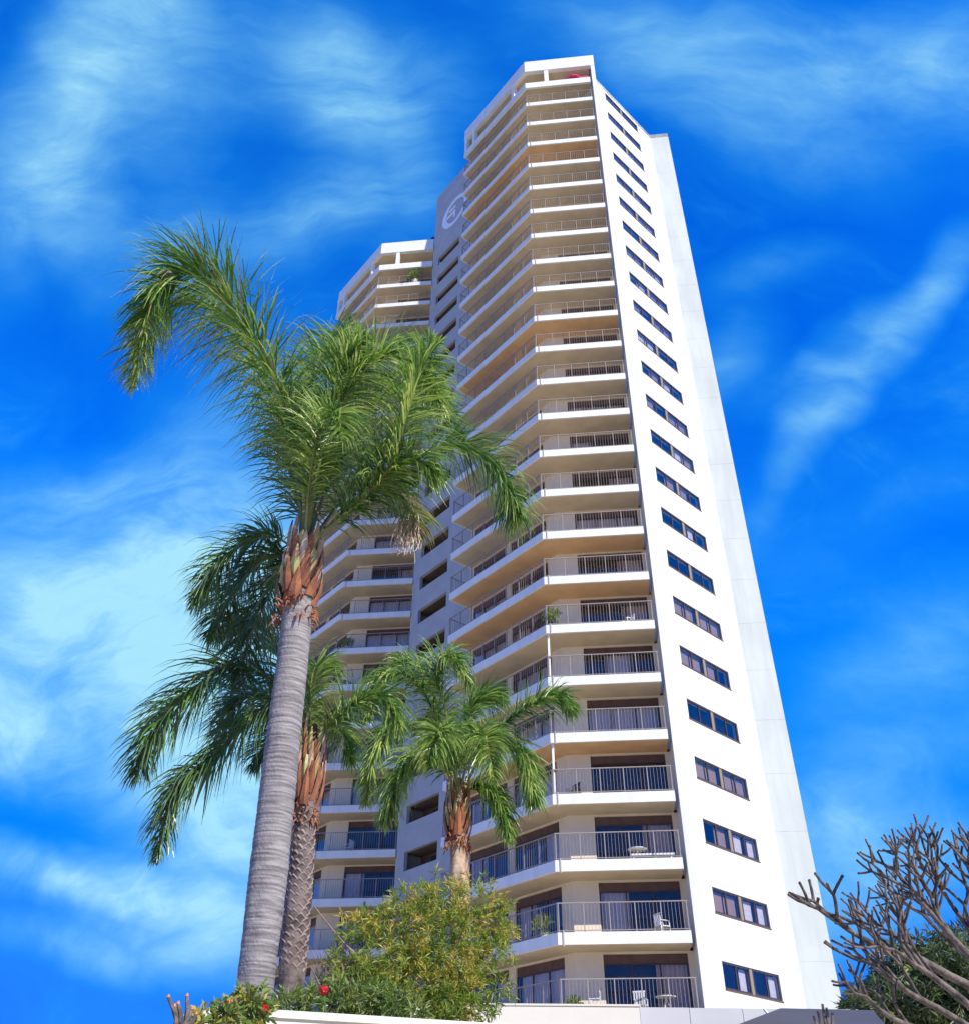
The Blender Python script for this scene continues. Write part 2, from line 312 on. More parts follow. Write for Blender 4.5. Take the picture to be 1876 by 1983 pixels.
def wing(off, kmin, kmax, near):
    ox, oy = off
    for k in range(kmin, kmax+1):
        L3 = (ox, oy, ZS(k)); top = k == kmax
        obj('balcony_slab', me_slab, tower, L3); obj('fascia', me_fascia, tower, L3)
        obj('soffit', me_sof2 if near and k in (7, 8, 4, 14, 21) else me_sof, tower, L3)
        if not top:
            r = obj('railing', me_rail, tower, L3); obj('baluster', me_bal, r, kind='stuff'); [obj('railing_post', q, r) for q in me_post]
            obj('balcony_wall', me_back, tower, L3)
            if k > 0: obj('downpipe', me_pipe, tower, L3)
        if near and k in (3, 5): obj('balcony_column', me_col, tower, L3)
        if not top:
            for i in range(3):
                fr, hd, panes, allp, cur = DM[i]
                dd = obj('sliding_door', fr, tower, L3); obj('door_header', hd, dd)
                if k < (12 if near else 6):
                    for p in panes: obj('pane', p, dd)
                else: obj('pane', allp, dd)
                if rnd.random() < .85: obj('curtain', cur[rnd.choice((0, 1, 1, 1, 2, 3))], dd)
wing((0, 0), 0, 24, True)
wing(TW(Q1), 0, 24, False)

# top storey: deep sill band, columns and the parapet band on the roof line
def penthouse(off, endfin):
    L3 = (off[0], off[1], ZS(24))
    b = MB(); band(b, -.02, .16, -.37, .40); obj('sill_band', b.mesh('sill_band', MT['fascia']), tower, L3)
    b = MB(); band(b, -.04, .3, 2.25, 3.87)
    if endfin: b.lbox(O0, dC, nC, CW, CW+.48, -.04, .3, 2.25, 3.87)
    obj('parapet', b.mesh('parapet', MT['fascia']), tower, L3)
    for d, n, t, w in ((dC, nC, 1.62, .36), (dL, nL, 1.5, .34), (dL, nL, 6.9, .34), (dL, nL, 8.04, .34)):
        b = MB(); b.lbox(O0, d, n, t, t+w, .0, .34, .40, 2.25); obj('roof_column', b.mesh('roof_column', MT['fascia']), tower, L3)
    b = MB(); band(b, .3, DEP+.15, 2.27, 2.5); obj('soffit', b.mesh('soffit', MT['soffit']), tower, L3)
    b = MB(); band(b, DEP, DEP+.2, .12, 2.27); obj('balcony_wall', b.mesh('balcony_wall', MT['soffit']), tower, L3)
penthouse((0, 0), True); penthouse(TW(Q1), False)

# solid inside of each wing (dark rooms behind the glass), roofs
def wing_core(P1_, poly_tail, ztop, matname='dark'):
    a = off_line(DEP+.6); poly = [P1_+a[0], P1_+a[1], P1_+a[2]] + poly_tail
    b = MB(); b.prism([TW(p) for p in poly], .3, ztop); obj('wing_core', b.mesh('wing_core', MT[matname]), tower)
ZR = Z0+74.49
bk = P0+nL*5.2
wing_core(P1, [P3+nC*(DEP+.6)-dC*.1, P4+nW*.3+dC*0, P5+nC*.3-dC*.1, P5+nC*9, P0+nL*12], ZR-.4)
wing_core(Q1, [Q1+dC*(CW+3)+nC*6, Q1+dL*LL+nL*12], ZS(24)+2.2)
b = MB(); a = off_line(.2); b.prism([TW(p) for p in (P1+a[0], P1+a[1], P3+nC*.25, P3+nC*9, P0+nL*9)], ZS(24)+2.5, ZS(24)+2.9)
obj('roof', b.mesh('roof', MT['grey_and_shade']), tower)
b = MB(); b.prism([TW(Q1)+a[0], TW(Q1)+a[1], TW(Q1)+a[2], TW(Q1)+Cp+nC*8, TW(Q1)+Lp+nL*8], ZS(24)+2.5, ZS(24)+2.9); obj('roof', b.mesh('roof', MT['grey_and_shade']), tower)
# lower walls below the first slab of both wings
for off in ((0, 0), TW(Q1)):
    b = MB(); band(b, .4, .8, .3, ZS(0)-.24); obj('base_wall', b.mesh('base_wall', MT['cream']), tower, (off[0], off[1], 0))

# fin between the balconies and the side wall
b = MB(); p = TW(P2)
b.prism([p+dC*.17-nC*.02, p+dC*.48-nC*.02, p+dC*.48+nC*.3, p+dC*.17+nC*2.0], .3, ZS(24)+3.87-.01)
obj('fin_wall', b.mesh('fin_wall', MT['fascia']), tower)

# white side wall, one storey panel with its window opening
WA, WB, WZ0, WZ1 = 1.08, 5.40, -.28+H/2-H/2, 0
TH = .3
def side_panel(z0, z1):
    b = MB(); O = O0
    zs, zt = z0, z1
    b.lbox(O, dW, nW, 0, WA, 0, TH, 0, H); b.lbox(O, dW, nW, WB, 7.3, 0, TH, 0, H)
    b.lbox(O, dW, nW, WA, WB, 0, TH, 0, zs); b.lbox(O, dW, nW, WA, WB, 0, TH, zt, H)
    return b.mesh('side_wall', MT['white'])
# panel k stands from slab k (mid) to slab k+1; window 1.10 .. 2.13 above slab mid
ws0, ws1 = 1.10, 2.13
me_side = side_panel(ws0, ws1)
def window_meshes():
    O = O0; fr = MB(); w = .075
    mid0, mid1 = 3.13, 3.35
    for a, bb in ((WA, mid0), (mid1, WB)):
        for t in (a, (a+bb)/2-w/2, bb-w): fr.lbox(O, dW, nW, t, t+w, .04, .10, ws0, ws1)
        fr.lbox(O, dW, nW, a, bb, .03, .11, ws1-w, ws1-.002); fr.lbox(O, dW, nW, a, bb, .03, .11, ws0+.002, ws0+w)
    pier = MB(); pier.lbox(O, dW, nW, mid0, mid1, .05, .2, ws0, ws1)
    sill = MB(); sill.lbox(O, dW, nW, WA-.02, WB+.02, -.03, .028, ws0-.05, ws0-.002)
    panes = []; blinds = []
    for a, bb in ((WA+w, (WA+mid0)/2-w/2), ((WA+mid0)/2+w/2, mid0-w), (mid1+w, (mid1+WB)/2-w/2), ((mid1+WB)/2+w/2, WB-w)):
        p = MB(); p.lbox(O, dW, nW, a, bb, .065, .075, ws0+w, ws1-w); panes.append(p.mesh('pane', MT['glass']))
        p = MB(); p.lbox(O, dW, nW, a+.02, bb-.02, .22, .24, ws0+w, ws1-.1); m1 = p.mesh('blind', MT['blind']); m2 = m1.copy(); m2.materials.clear(); m2.materials.append(MT['curtain'])
        p = MB(); x = a+(bb-a)*.45; p.lbox(O, dW, nW, x, bb-.02, .22, .24, ws0+w, ws1-.1); m3 = p.mesh('blind', MT['curtain'])
        blinds.append((m1, m2, m3))
    return fr.mesh('window', MT['brown']), pier.mesh('window_pier', MT['pier']), sill.mesh('window_sill', MT['header']), panes, blinds
wf, wp, wsl, wpn, wbl = window_meshes()
pl = {0: '0c0c', 1: 'bbwc', 2: '0bwc', 3: 'bbbb', 4: '0000', 5: 'bbb0', 6: 'bbbb', 7: '0000', 8: '00c0'}
for k in range(0, 24):
    loc = (*TW(P3), ZS(k)); obj('side_wall', me_side, tower, loc)
    w = obj('window', wf, tower, loc); obj('window_pier', wp, w); obj('window_sill', wsl, w)
    for j in range(4):
        obj('pane', wpn[j], w)
        c = pl.get(k, None); c = c[j] if c else rnd.choice('00bbbbw')
        if c != '0': obj('blind', wbl[j]['bwc'.index(c)], w)
b = MB(); b.lbox(O0, dW, nW, 0, 7.3, 0, TH, ZS(24), ZR); b.lbox(O0, dW, nW, 0, 7.3, 0, TH, .3, ZS(0)); obj('side_wall', b.mesh('side_wall', MT['white']), tower, (*TW(P3), 0))
b = MB(); b.lbox(O0, dW, nW, .05, 7.3, .3, 6, ZR-.3, ZR-.25); obj('roof', b.mesh('roof', MT['grey_and_shade']), tower, (*TW(P3), 0))
# end wall with faint pour lines at every storey
b = MB()
for k in range(0, 24): b.lbox(O0, dC, nC, -.28, 1.56, 0, .3, ZS(k)+.006, ZS(k+1)-.006)
b.lbox(O0, dC, nC, -.28, 1.56, .006, .28, ZS(0), ZS(24)); b.lbox(O0, dC, nC, -.28, 1.56, 0, .3, ZS(24)+.012, ZR); b.lbox(O0, dC, nC, -.28, 1.56, 0, .3, .3, ZS(0)-.012)
b.lbox(O0, nC, -dC, .31, 9, -1.56, -1.3, .3, ZR)
obj('end_wall', b.mesh('end_wall', MT['pale']), tower, (*TW(P4), 0))

# grey core wall with the slots and the emblem
G0 = V2(-5.34, 59.26); gd = -dL; gn = V2(-gd[1], gd[0]) if V2(-gd[1], gd[0]).dot(nL) > 0 else V2(gd[1], -gd[0])
gtop = Z0+85.9; G = TW(G0)
SL0, SL1, SZ0, SZ1 = .85, 4.30, 1.56, 2.72
b = MB(); b.lbox(O0, gd, gn, 0, SL0, 0, .25, 0, H); b.lbox(O0, gd, gn, SL1, 13, 0, .25, 0, H); b.lbox(O0, gd, gn, SL0, SL1, 0, .25, 0, SZ0); b.lbox(O0, gd, gn, SL0, SL1, 0, .25, SZ1, H)
me_g = b.mesh('core_wall', MT['grey'])
b = MB(); b.lbox(O0, gd, gn, SL0-.3, SL1+.3, 1.5, 1.6, .1, H-.02); b.lbox(O0, gd, gn, SL0-.3, SL1+.3, .252, 1.5, H-.14, H-.04); b.lbox(O0, gd, gn, SL0+.9, SL0+1.9, 1.40, 1.49, .8, 2.5, 1)
me_gr = b.mesh('slot_recess', [MT['recess'], MT['dark']])
for k in range(0, 24):
    g = obj('core_wall', me_g, tower, (G[0], G[1], ZS(k))); obj('slot_recess', me_gr, g)
for z0_, z1_ in ((ZS(24), gtop), (.3, ZS(0))): b = MB(); b.lbox(O0, gd, gn, 0, 13, 0, .25, z0_, z1_); obj('core_wall', b.mesh('core_wall', MT['grey']), tower, (G[0], G[1], 0))
b = MB(); b.lbox(O0, gd, gn, 0, 13, 1.7, 10, .3, gtop-.3); b.lbox(O0, gd, gn, -.005, .25, .251, 10, .3, gtop-.1); obj('core_block', b.mesh('core_block', MT['grey']), tower, (G[0], G[1], 0))
# emblem: open ring with an inner G stroke, proud of the wall
b = MB(); zc = ZS(24)+4.9; tcx, rr = 3.35, 2.02
def wp_(t, z, w): q = O0+gd*t+gn*w; return (q[0], q[1], z)
K = 44
for i in range(K):
    a0, a1 = [R(-14+ (360-20)*(i+e)/K) for e in (0, 1)]
    def rad(a, inner): th_ = .20+.16*max(0, math.cos(a-R(188)))**2; return rr-(th_*2 if inner else 0)
    q = [(tcx+math.cos(a)*rad(a, inn), zc+math.sin(a)*rad(a, inn)) for a, inn in ((a0, 0), (a1, 0), (a1, 1), (a0, 1))]
    for w in (-.06,): b.quad(*[wp_(t, z, w) for t, z in q])
    b.quad(wp_(*q[0], -.06), wp_(*q[1], -.06), wp_(*q[1], 0), wp_(*q[0], 0)); b.quad(wp_(*q[3], -.06), wp_(*q[2], -.06), wp_(*q[2], 0), wp_(*q[3], 0))
b.lbox(O0, gd, gn, 2.1, 3.5, -.06, 0, zc-.18, zc+.12); b.lbox(O0, gd, gn, 3.2, 3.5, -.06, 0, zc-.8, zc-.18); b.lbox(O0, gd, gn, 2.5, 3.5, -.06, 0, zc+.55, zc+.82)
obj('emblem', b.mesh('emblem', MT['logo']), tower, (G[0], G[1], 0))
# strip wall between the far wing and the core
b = MB(); b.lbox(O0, dC, nC, CW-.02, CW+.30, .3, .6, .3, ZS(24)+3.6); obj('return_wall', b.mesh('return_wall', MT['fascia']), tower, (*TW(Q1), 0))

# ------------------------------------------------------------------ podium
def seg_wall(p0, p1, z0, z1, th, material, name, parent):
    d = (p1-p0); ln = d.length; d = d/ln; n = V2(-d[1], d[0])
    b = MB(); b.lbox(p0, d, n, 0, ln, 0, th, z0, z1); return obj(name, b.mesh(name, material), parent)
pod = thing('podium_wall', 'low cream terrace wall across the foot of the tower, shade coloured grey into its right part', 'wall', (0, 0, 0))
zp = Z0+4.28
seg_wall(V2(-4.6, 30), V2(4.62, 30), 0, zp, .35, MT['podium'], 'wall_panel', pod)
seg_wall(V2(4.63, 30), V2(6.06, 30), 0, zp-.02, .35, MT['grey_and_shade'], 'wall_panel', pod)  # from here right the wall is greyed, its shade put into the colour
seg_wall(V2(6.075, 30), V2(7.61, 30), 0, zp-.025, .35, MT['grey_and_shade'], 'wall_panel', pod)
seg_wall(V2(7.625, 30), V2(11.2, 30), 0, zp-.03, .35, MT['grey_and_shade'], 'wall_panel', pod)
b = MB(); b.lbox(V2(-4.6, 29.97), V2(1, 0), V2(0, 1), 0, 9.25, 0, .45, zp, zp+.05); obj('coping', b.mesh('coping', MT['podium']), pod)
b = MB(); b.prism([V2(4.62, 30.02), V2(4.68, 30.02), V2(4.68, 30.3), V2(4.62, 30.3)], 0, zp); obj('joint_strip', b.mesh('joint_strip', MT['podium']), pod)
b = MB(); b.prism([V2(-4.6, 30.4), V2(11.2, 30.4), V2(16, 44), V2(16, 70), V2(-25, 80)], zp-1.0, zp-.85); obj('terrace_deck', b.mesh('terrace_deck', MT['deck']), kind='structure')  # deck out of view, added to bounce sunlight onto the balconies
# dark grey hipped roof in front of the terrace
rf = thing('entrance_roof', 'dark grey hipped entrance roof at the foot of the white side wall', 'roof')
a, bb, c, d = at(1345, 1995, 25), at(1511, 1953, 27), at(1690, 1957, 27), at(1730, 2000, 25)
bk1, bk2 = Vector((bb.x, 29.6, bb.z)), Vector((c.x, 29.6, c.z))
b = MB(); 
a.z = d.z = 4.4
b.quad(a, d, c, bb); b.quad(bb, c, bk2, bk1); b.quad(a, bb, bk1, Vector((a.x, 29.6, a.z))); b.quad(c, d, Vector((d.x, 29.6, d.z)), bk2); b.quad(a, Vector((a.x, 29.6, a.z)), Vector((d.x, 29.6, d.z)), d)
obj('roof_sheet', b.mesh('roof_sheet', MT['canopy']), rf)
b = MB(); p0 = at(1480, 1958, 26.8); p1 = Vector((p0.x+.25, 25.0, 4.43)); b.tube([p0+Vector((0, 0, .03)), p1], .035, 5); obj('seam', b.mesh('seam', MT['fascia']), rf)
for x in (a.x+.2, d.x-.2):
    b = MB(); b.lbox(V2(x, a.y+.2), V2(1, 0), V2(0, 1), -.15, .15, 0, .3, 0, 4.4); obj('roof_post', b.mesh('roof_post', MT['grey_and_shade']), rf)

# ------------------------------------------------------------------ palms
def catmull(P, n):
    P = [P[0]*2-P[1]] + P + [P[-1]*2-P[-2]]; out_ = []
    segs = len(P)-3
    for i in range(n+1):
        x = i/n*segs; k = min(int(x), segs-1); t = x-k
        a, b_, c, d = P[k:k+4]
        out_.append(.5*((2*b_)+(c-a)*t+(2*a-5*b_+4*c-d)*t*t+(3*b_-a-3*c+d)*t**3))
    return out_
UP = Vector((0, 0, 1))
def frond_mesh(pts, n=150, ll=.7, wd=.022, dry=0, dr=.55, start=.16, kind=0):
    P = catmull(pts, 60); mbf = MB()
    tot = sum((P[i+1]-P[i]).length for i in range(60)); r0 = .030*min(1, tot/4)
    mbf.tube(P, [r0*(1-.85*i/60)+.003 for i in range(61)], 5, 0)
    for side in (-1, 1):
        for i in range(n):
            s = start+(1-start)*(i+rnd.random()*.8)/n; x = s*60; k = min(59, int(x)); p = P[k].lerp(P[k+1], x-k)
            t = (P[min(60, k+1)]-P[max(0, k-1)]).normalized()
            sd = t.cross(UP); 
            if sd.length < .15: sd = t.cross(Vector((.3, 1, 0)))
            sd.normalize(); nrm = sd.cross(t).normalized()
            prof = math.sin(math.pi*min(1, (s-start)/(1-start)*.86+.14))**.55
            L = ll*prof*(.8+.35*rnd.random())
            plm = rnd.uniform(-1.0, 1.1)                                 # leaflets leave the stalk in several planes
            d0 = (sd*side*math.cos(plm)+nrm*math.sin(plm)+t*(.45+.5*s)+Vector((rnd.gauss(0, .1), rnd.gauss(0, .1), rnd.gauss(0, .1)))).normalized()
            q = [p]; dcur = d0; m = 4
            for j in range(m):
                dcur = (dcur + Vector((0, 0, -1))*(dr*(.10+.34*j)*(.6+.8*rnd.random()))).normalized(); q.append(q[-1]+dcur*L/m)
            wv = d0.cross(t+Vector((rnd.gauss(0, .3), rnd.gauss(0, .3), rnd.gauss(0, .3)))).normalized()
            w = wd*(.7+.5*rnd.random()); ws = [w*.55, w, w*.8, w*.45, .002]
            n0 = len(mbf.v)
            for j in range(m+1): mbf.v += [tuple(q[j]-wv*ws[j]*.5), tuple(q[j]+wv*ws[j]*.5)]
            tipdry = rnd.random() < (dry*s if dry < 1 else 1)
            mi = 3 if tipdry else (1 if rnd.random() < (.35, .62, .3)[kind] else 2)
            for j in range(m):
                mbf.f.append((n0+2*j, n0+2*j+1, n0+2*j+3, n0+2*j+2)); mbf.m.append(mi)
    base = (MT['leaf'], MT['leaf'], MT['leafdark'])[kind]
    return mbf.mesh('frond', [MT['rachis'], MT['leafy'] if kind != 2 else MT['leaf'], base, MT['leafdry']])
def palm(label, base, top, r_base, r_top, fronds, ll, barkm, boots, n=170, wd=.029):
    root = thing('palm_tree', label, 'palm tree', base); inv = -base
    # trunk: rings or crossing leaf-base scars as real relief
    seg, rows = 36, 300; mbt = MB(); axis = top-base
    for i in range(rows+1):
        s = i/rows; c = axis*s; r = r_base*(1-s)+r_top*s + .10*r_base*math.exp(-s*14) + .10*r_base*math.exp(-((s-.45)/.25)**2)
        h_ = s*axis.length
        for j in range(seg):
            an = 2*math.pi*j/seg
            ring = .006*(1 if ((h_*6.3+.9*noise.noise(Vector((math.cos(an)*.6, math.sin(an)*.6, h_*1.7)))) % 1) < .16 else 0)
            sc = max(0, min(1, (s-boots)/.12)) if boots < 1 else 0
            e = (math.sin(h_*24+an*4)*math.sin(h_*24-an*4)); scar = 0
            nn = .012*noise.noise(Vector((math.cos(an)*2, math.sin(an)*2, h_*1.2)))+.005*noise.noise(Vector((math.cos(an)*7, math.sin(an)*7, h_*9)))
            rr_ = r+nn-ring*(1-sc)+scar
            mbt.v.append((c.x+math.cos(an)*rr_, c.y+math.sin(an)*rr_, c.z))
    for i in range(rows):
        for j in range(seg):
            j2 = (j+1) % seg; mbt.f.append((i*seg+j, i*seg+j2, (i+1)*seg+j2, (i+1)*seg+j)); mbt.m.append(0)
    obj('trunk', mbt.mesh('trunk', MT[barkm], True), root)
    # old leaf scars: crossing rows of thin lipped plates in a spiral
    ms = MB(); q = 0; h_ = boots*axis.length
    while h_ < axis.length-.6 and boots < 1:
        s = h_/axis.length; r = r_base*(1-s)+r_top*s + .10*r_base*math.exp(-((s-.45)/.25)**2)+.004; c = axis*s; an = q*2.399; fade = min(1, (s-boots)/.1+.35)
        L_ = []
        for e in range(-3, 4):
            aa = an+e*.17; lift = .011*fade*(1-abs(e)/3.6); zz = h_-.038*abs(e)**1.3*.5
            L_.append(((math.cos(aa)*(r-.012), math.sin(aa)*(r-.012), zz-.035), (math.cos(aa)*(r+lift), math.sin(aa)*(r+lift), zz+.012), (math.cos(aa)*(r-.01), math.sin(aa)*(r-.01), zz+.05)))
        for e in range(6):
            for f_ in (0, 1): ms.quad(*[(p_[0]+c.x, p_[1]+c.y, p_[2]) for p_ in (L_[e][f_], L_[e+1][f_], L_[e+1][f_+1], L_[e][f_+1])], m=1 if f_ == 0 else 0)
        q += 1; h_ += .0095
    if ms.v: obj('leaf_scars', ms.mesh('leaf_scars', [MT['scar'], MT[barkm]]), root, kind='stuff')
    # leaf sheaths wrapped round the head of the trunk
    K = 44
    sl = min(1.15, .9*ll/.7*1.3)
    for q in range(K):
        an = q*2.399; s = q/K; b0 = axis + Vector((0, 0, -sl*(.95-.85*s))); rad0 = r_top*1.12*(1-.25*s)
        m2 = MB(); ln = .42+.25*rnd.random(); ww = .085*(1-.3*s)*r_top/.16; prev = None; lean = .12+.35*rnd.random()*(1-s)
        for j in range(6):
            f = j/5; rr_ = rad0+.02+lean*.16*f*f+(.05*math.sin(f*3)); w = ww*(1-f)**.7+.01; z = b0.z+ln*f - (0.10*f*f if rnd.random() < .3 else 0)
            l = []
            for e in (-1, 0, 1):
                aa = an+e*w/rr_*.9; l.append((b0.x+math.cos(aa)*(rr_+(.02 if e == 0 else 0)), b0.y+math.sin(aa)*(rr_+(.02 if e == 0 else 0)), z))
            if prev:
                m2.quad(prev[0], prev[1], l[1], l[0]); m2.quad(prev[1], prev[2], l[2], l[1])
            prev = l
        obj('leaf_sheath', m2.mesh('leaf_sheath', MT['fibre' if (q % 7 in (0, 3) or s < .18) else ('sheath' if q % 3 else 'stalk')]), root)
    m2 = MB(); m2.tube([axis+Vector((0, 0, -sl)), axis+Vector((0, 0, -.3)), axis+Vector((0, 0, .25))], [r_top*1.02, r_top*.85, r_top*.35], 14); obj('crown_shaft', m2.mesh('crown_shaft', MT['fibre'], True), root)
    # frayed orange collar
    m2 = MB()
    for q in range(60):
        an = rnd.random()*6.283; z = axis.z-sl*(.9+.25*rnd.random()); rr_ = r_top*1.15
        p = Vector((axis.x+math.cos(an)*rr_, axis.y+math.sin(an)*rr_, z)); d = Vector((math.cos(an)*.6, math.sin(an)*.6, rnd.uniform(-.8, .8))).normalized()
        m2.tube([p, p+d*.07, p+d*.11+Vector((0, 0, -.05))], [.018, .012, .003], 4)
    obj('fibre_collar', m2.mesh('fibre_collar', MT['fibre']), root, kind='stuff')
    for fr in fronds:
        pts = [at(*p)-base for p in fr['p']]
        pts[0] = axis + (pts[1]-axis).normalized()*r_top*.5 + Vector((0, 0, -.15))
        obj('frond', frond_mesh(pts, int(fr.get('n', n)*1.35), fr.get('ll', ll)*1.3, wd, fr.get('dry', 0), fr.get('dr', .5), fr.get('st', .14), fr.get('k', 0)), root)
    return root
D1 = 11.2
p1 = [dict(p=[(596, 1030, D1), (565, 860, 11.3), (505, 720, 11.5), (430, 610, 11.7), (340, 590, 11.8), (278, 660, 11.9), (258, 750, 12)], n=230, ll=.9, k=1),
      dict(p=[(598, 1030, D1), (583, 880, 11.0), (530, 735, 10.8), (450, 605, 10.8), (375, 530, 10.9), (305, 560, 11), (265, 680, 11.1)], n=360, ll=1.08, dry=.05, dr=.55),
      dict(p=[(603, 1030, D1), (600, 860, 11.6), (610, 720, 12), (645, 650, 12.5), (690, 640, 13)], n=180),
      dict(p=[(606, 1020, D1), (625, 880, 10.8), (680, 750, 10.4), (750, 690, 10.2), (820, 720, 10), (860, 800, 9.9)], n=210, k=1, ll=.75),
      dict(p=[(612, 1020, D1), (700, 965, 10.7), (757, 900, 10.2), (787, 807, 9.8), (815, 720, 9.6), (850, 660, 9.5)], n=200, k=1, ll=.72),
      dict(p=[(615, 1025, D1), (740, 930, 11.4), (850, 865, 11.8), (935, 880, 12.1), (985, 950, 12.2), (1000, 1010, 12.3)], n=190, ll=.78, st=.35),
      dict(p=[(615, 1030, D1), (700, 960, 11.2), (770, 955, 11.2), (800, 990, 11.1), (808, 1030, 11)], n=120, dry=.7, ll=.6),
      dict(p=[(600, 1030, D1), (612, 900, 10.9), (645, 780, 10.5), (670, 700, 10.2), (710, 650, 10)], n=190, k=1),
      dict(p=[(595, 1030, D1), (575, 940, 11.8), (560, 840, 12.3), (575, 740, 12.7)], n=150, k=2),
      dict(p=[(612, 1025, D1), (690, 930, 11.8), (770, 830, 12.3), (850, 800, 12.6), (900, 850, 12.7)], n=150),
      dict(p=[(608, 1020, D1), (650, 900, 11.3), (720, 790, 11.3), (800, 740, 11.2), (870, 790, 11.2)], n=170, ll=.8, k=1),
      dict(p=[(606, 1020, D1), (640, 850, 11.9), (700, 720, 12.4), (770, 680, 12.7), (840, 700, 12.8)], n=150, ll=.8),
      dict(p=[(604, 1025, D1), (600, 930, 10.6), (620, 830, 10), (650, 800, 9.6), (665, 850, 9.3)], n=140, ll=.6, k=1),
      dict(p=[(614, 1025, D1), (680, 990, 10.9), (740, 930, 10.5), (800, 890, 10.2), (850, 920, 10.1)], n=150, ll=.7),
      dict(p=[(580, 1060, D1), (510, 1035, 11.4), (430, 1085, 11.6), (375, 1170, 11.7)], n=150, ll=.6, k=2),
      dict(p=[(578, 1065, 11.3), (520, 1080, 11.9), (450, 1150, 12.4), (405, 1240, 12.6)], n=150, ll=.65, k=2),
      dict(p=[(585, 1070, 11.4), (540, 1120, 12.2), (490, 1220, 12.8), (450, 1330, 13)], n=150, ll=.7, k=2)]
tallp = palm('tallest palm with thick smooth grey trunk and plumes reaching over the tower', at(497, 1930, D1)+Vector((0, 0, -.9)), at(592, 1050, D1), .198, .20, p1, .72, 'bark', .80)
ms = MB()
for k in range(46):
    p = at(770+rnd.random()*45, 995+rnd.random()*22, 11.0)-Vector(tallp.location); q = [p]
    for j in range(4): q.append(q[-1]+Vector((rnd.gauss(0, .03), rnd.gauss(0, .03), -.11-.05*rnd.random())))
    ms.tube(q, [.007, .008, .007, .006, .004], 3)
st_ = catmull([at(615, 1040, D1)-Vector(tallp.location), at(690, 985, 11.1)-Vector(tallp.location), at(755, 975, 11.05)-Vector(tallp.location), at(795, 1005, 11)-Vector(tallp.location)], 14)
ms.tube(st_, [.026-.0012*i for i in range(15)], 6); obj('seed_stalk', ms.mesh('seed_stalk', MT['seed']), tallp, kind='stuff')
p2 = [dict(p=[(600, 1430, 13.3), (540, 1330, 13), (450, 1290, 12.7), (371, 1340, 12.5), (298, 1415, 12.4), (262, 1510, 12.4)], n=190, ll=.72, k=2, st=.1, dr=.4),
      dict(p=[(600, 1435, 13.3), (555, 1370, 13.1), (497, 1384, 13), (417, 1462, 12.8), (335, 1540, 12.7), (303, 1670, 12.7)], n=200, ll=.62, k=2, dr=.6),
      dict(p=[(605, 1425, 13.3), (600, 1350, 13.6), (612, 1290, 13.8), (635, 1290, 14)], n=100, ll=.5, k=1),
      dict(p=[(610, 1430, 13.3), (648, 1395, 13.2), (690, 1360, 13), (740, 1350, 12.9), (775, 1410, 12.8)], n=140, ll=.65),
      dict(p=[(602, 1430, 13.3), (560, 1300, 14), (500, 1210, 14.5), (440, 1230, 14.8)], n=160, ll=.8, k=2),
      dict(p=[(600, 1430, 13.3), (545, 1360, 13.8), (470, 1350, 14), (420, 1420, 14.2)], n=140, ll=.7, k=2),
      dict(p=[(598, 1440, 13.3), (560, 1420, 13.6), (520, 1440, 13.9), (490, 1490, 14)], n=90, ll=.5, k=2),
      dict(p=[(610, 1440, 13.3), (640, 1400, 13.8), (665, 1420, 14), (680, 1480, 14)], n=90, ll=.5)]
palm('middle palm with dark cross-scarred trunk and rusty collar just right of the thick grey trunk', at(567, 1930, 13.3)+Vector((0, 0, -1.0)), at(606, 1435, 13.3), .18, .125, p2, .66, 'bark2', .30)
D3 = 18
p3 = [dict(p=[(882, 1510, D3), (840, 1380, 17.7), (790, 1310, 17.5), (735, 1320, 17.3), (705, 1400, 17.2)], k=1),
      dict(p=[(880, 1515, D3), (820, 1420, 17.7), (765, 1410, 17.4), (725, 1470, 17.2), (708, 1560, 17.2)], k=1),
      dict(p=[(886, 1505, D3), (862, 1370, 17.8), (842, 1300, 17.5), (870, 1270, 17), (915, 1330, 16.8)], k=1),
      dict(p=[(893, 1510, D3), (960, 1420, 17.6), (1030, 1365, 17.3), (1080, 1350, 17.2), (1105, 1375, 17.1)], k=0, dr=.3),
      dict(p=[(893, 1515, D3), (950, 1440, 17.8), (1000, 1450, 17.6), (1025, 1510, 17.5), (1035, 1560, 17.5)], k=1),
      dict(p=[(890, 1520, D3), (930, 1520, 17.8), (968, 1560, 17.6), (985, 1630, 17.5)], k=0, ll=.5),
      dict(p=[(884, 1520, D3), (850, 1470, 17), (800, 1470, 16.8), (765, 1530, 16.7), (745, 1600, 16.7)], k=1),
      dict(p=[(888, 1505, D3), (900, 1400, 18.2), (935, 1350, 18.4), (975, 1355, 18.6)], k=0),
      dict(p=[(884, 1505, D3), (840, 1340, 18.5), (800, 1290, 18.8), (760, 1300, 19)], k=0),
      dict(p=[(888, 1515, D3), (870, 1440, 16.8), (850, 1420, 15.9), (830, 1480, 15.5)], k=1),
      dict(p=[(890, 1515, D3), (915, 1440, 17), (940, 1430, 16.2), (955, 1510, 15.7)], k=1)]
palm('smallest palm, slim reddish trunk behind the yellow-green bush, full drooping crown', at(897, 1760, D3)+Vector((0, 0, -2)), at(888, 1530, D3), .19, .165, p3, .62, 'sheath', 2, n=170, wd=.034)

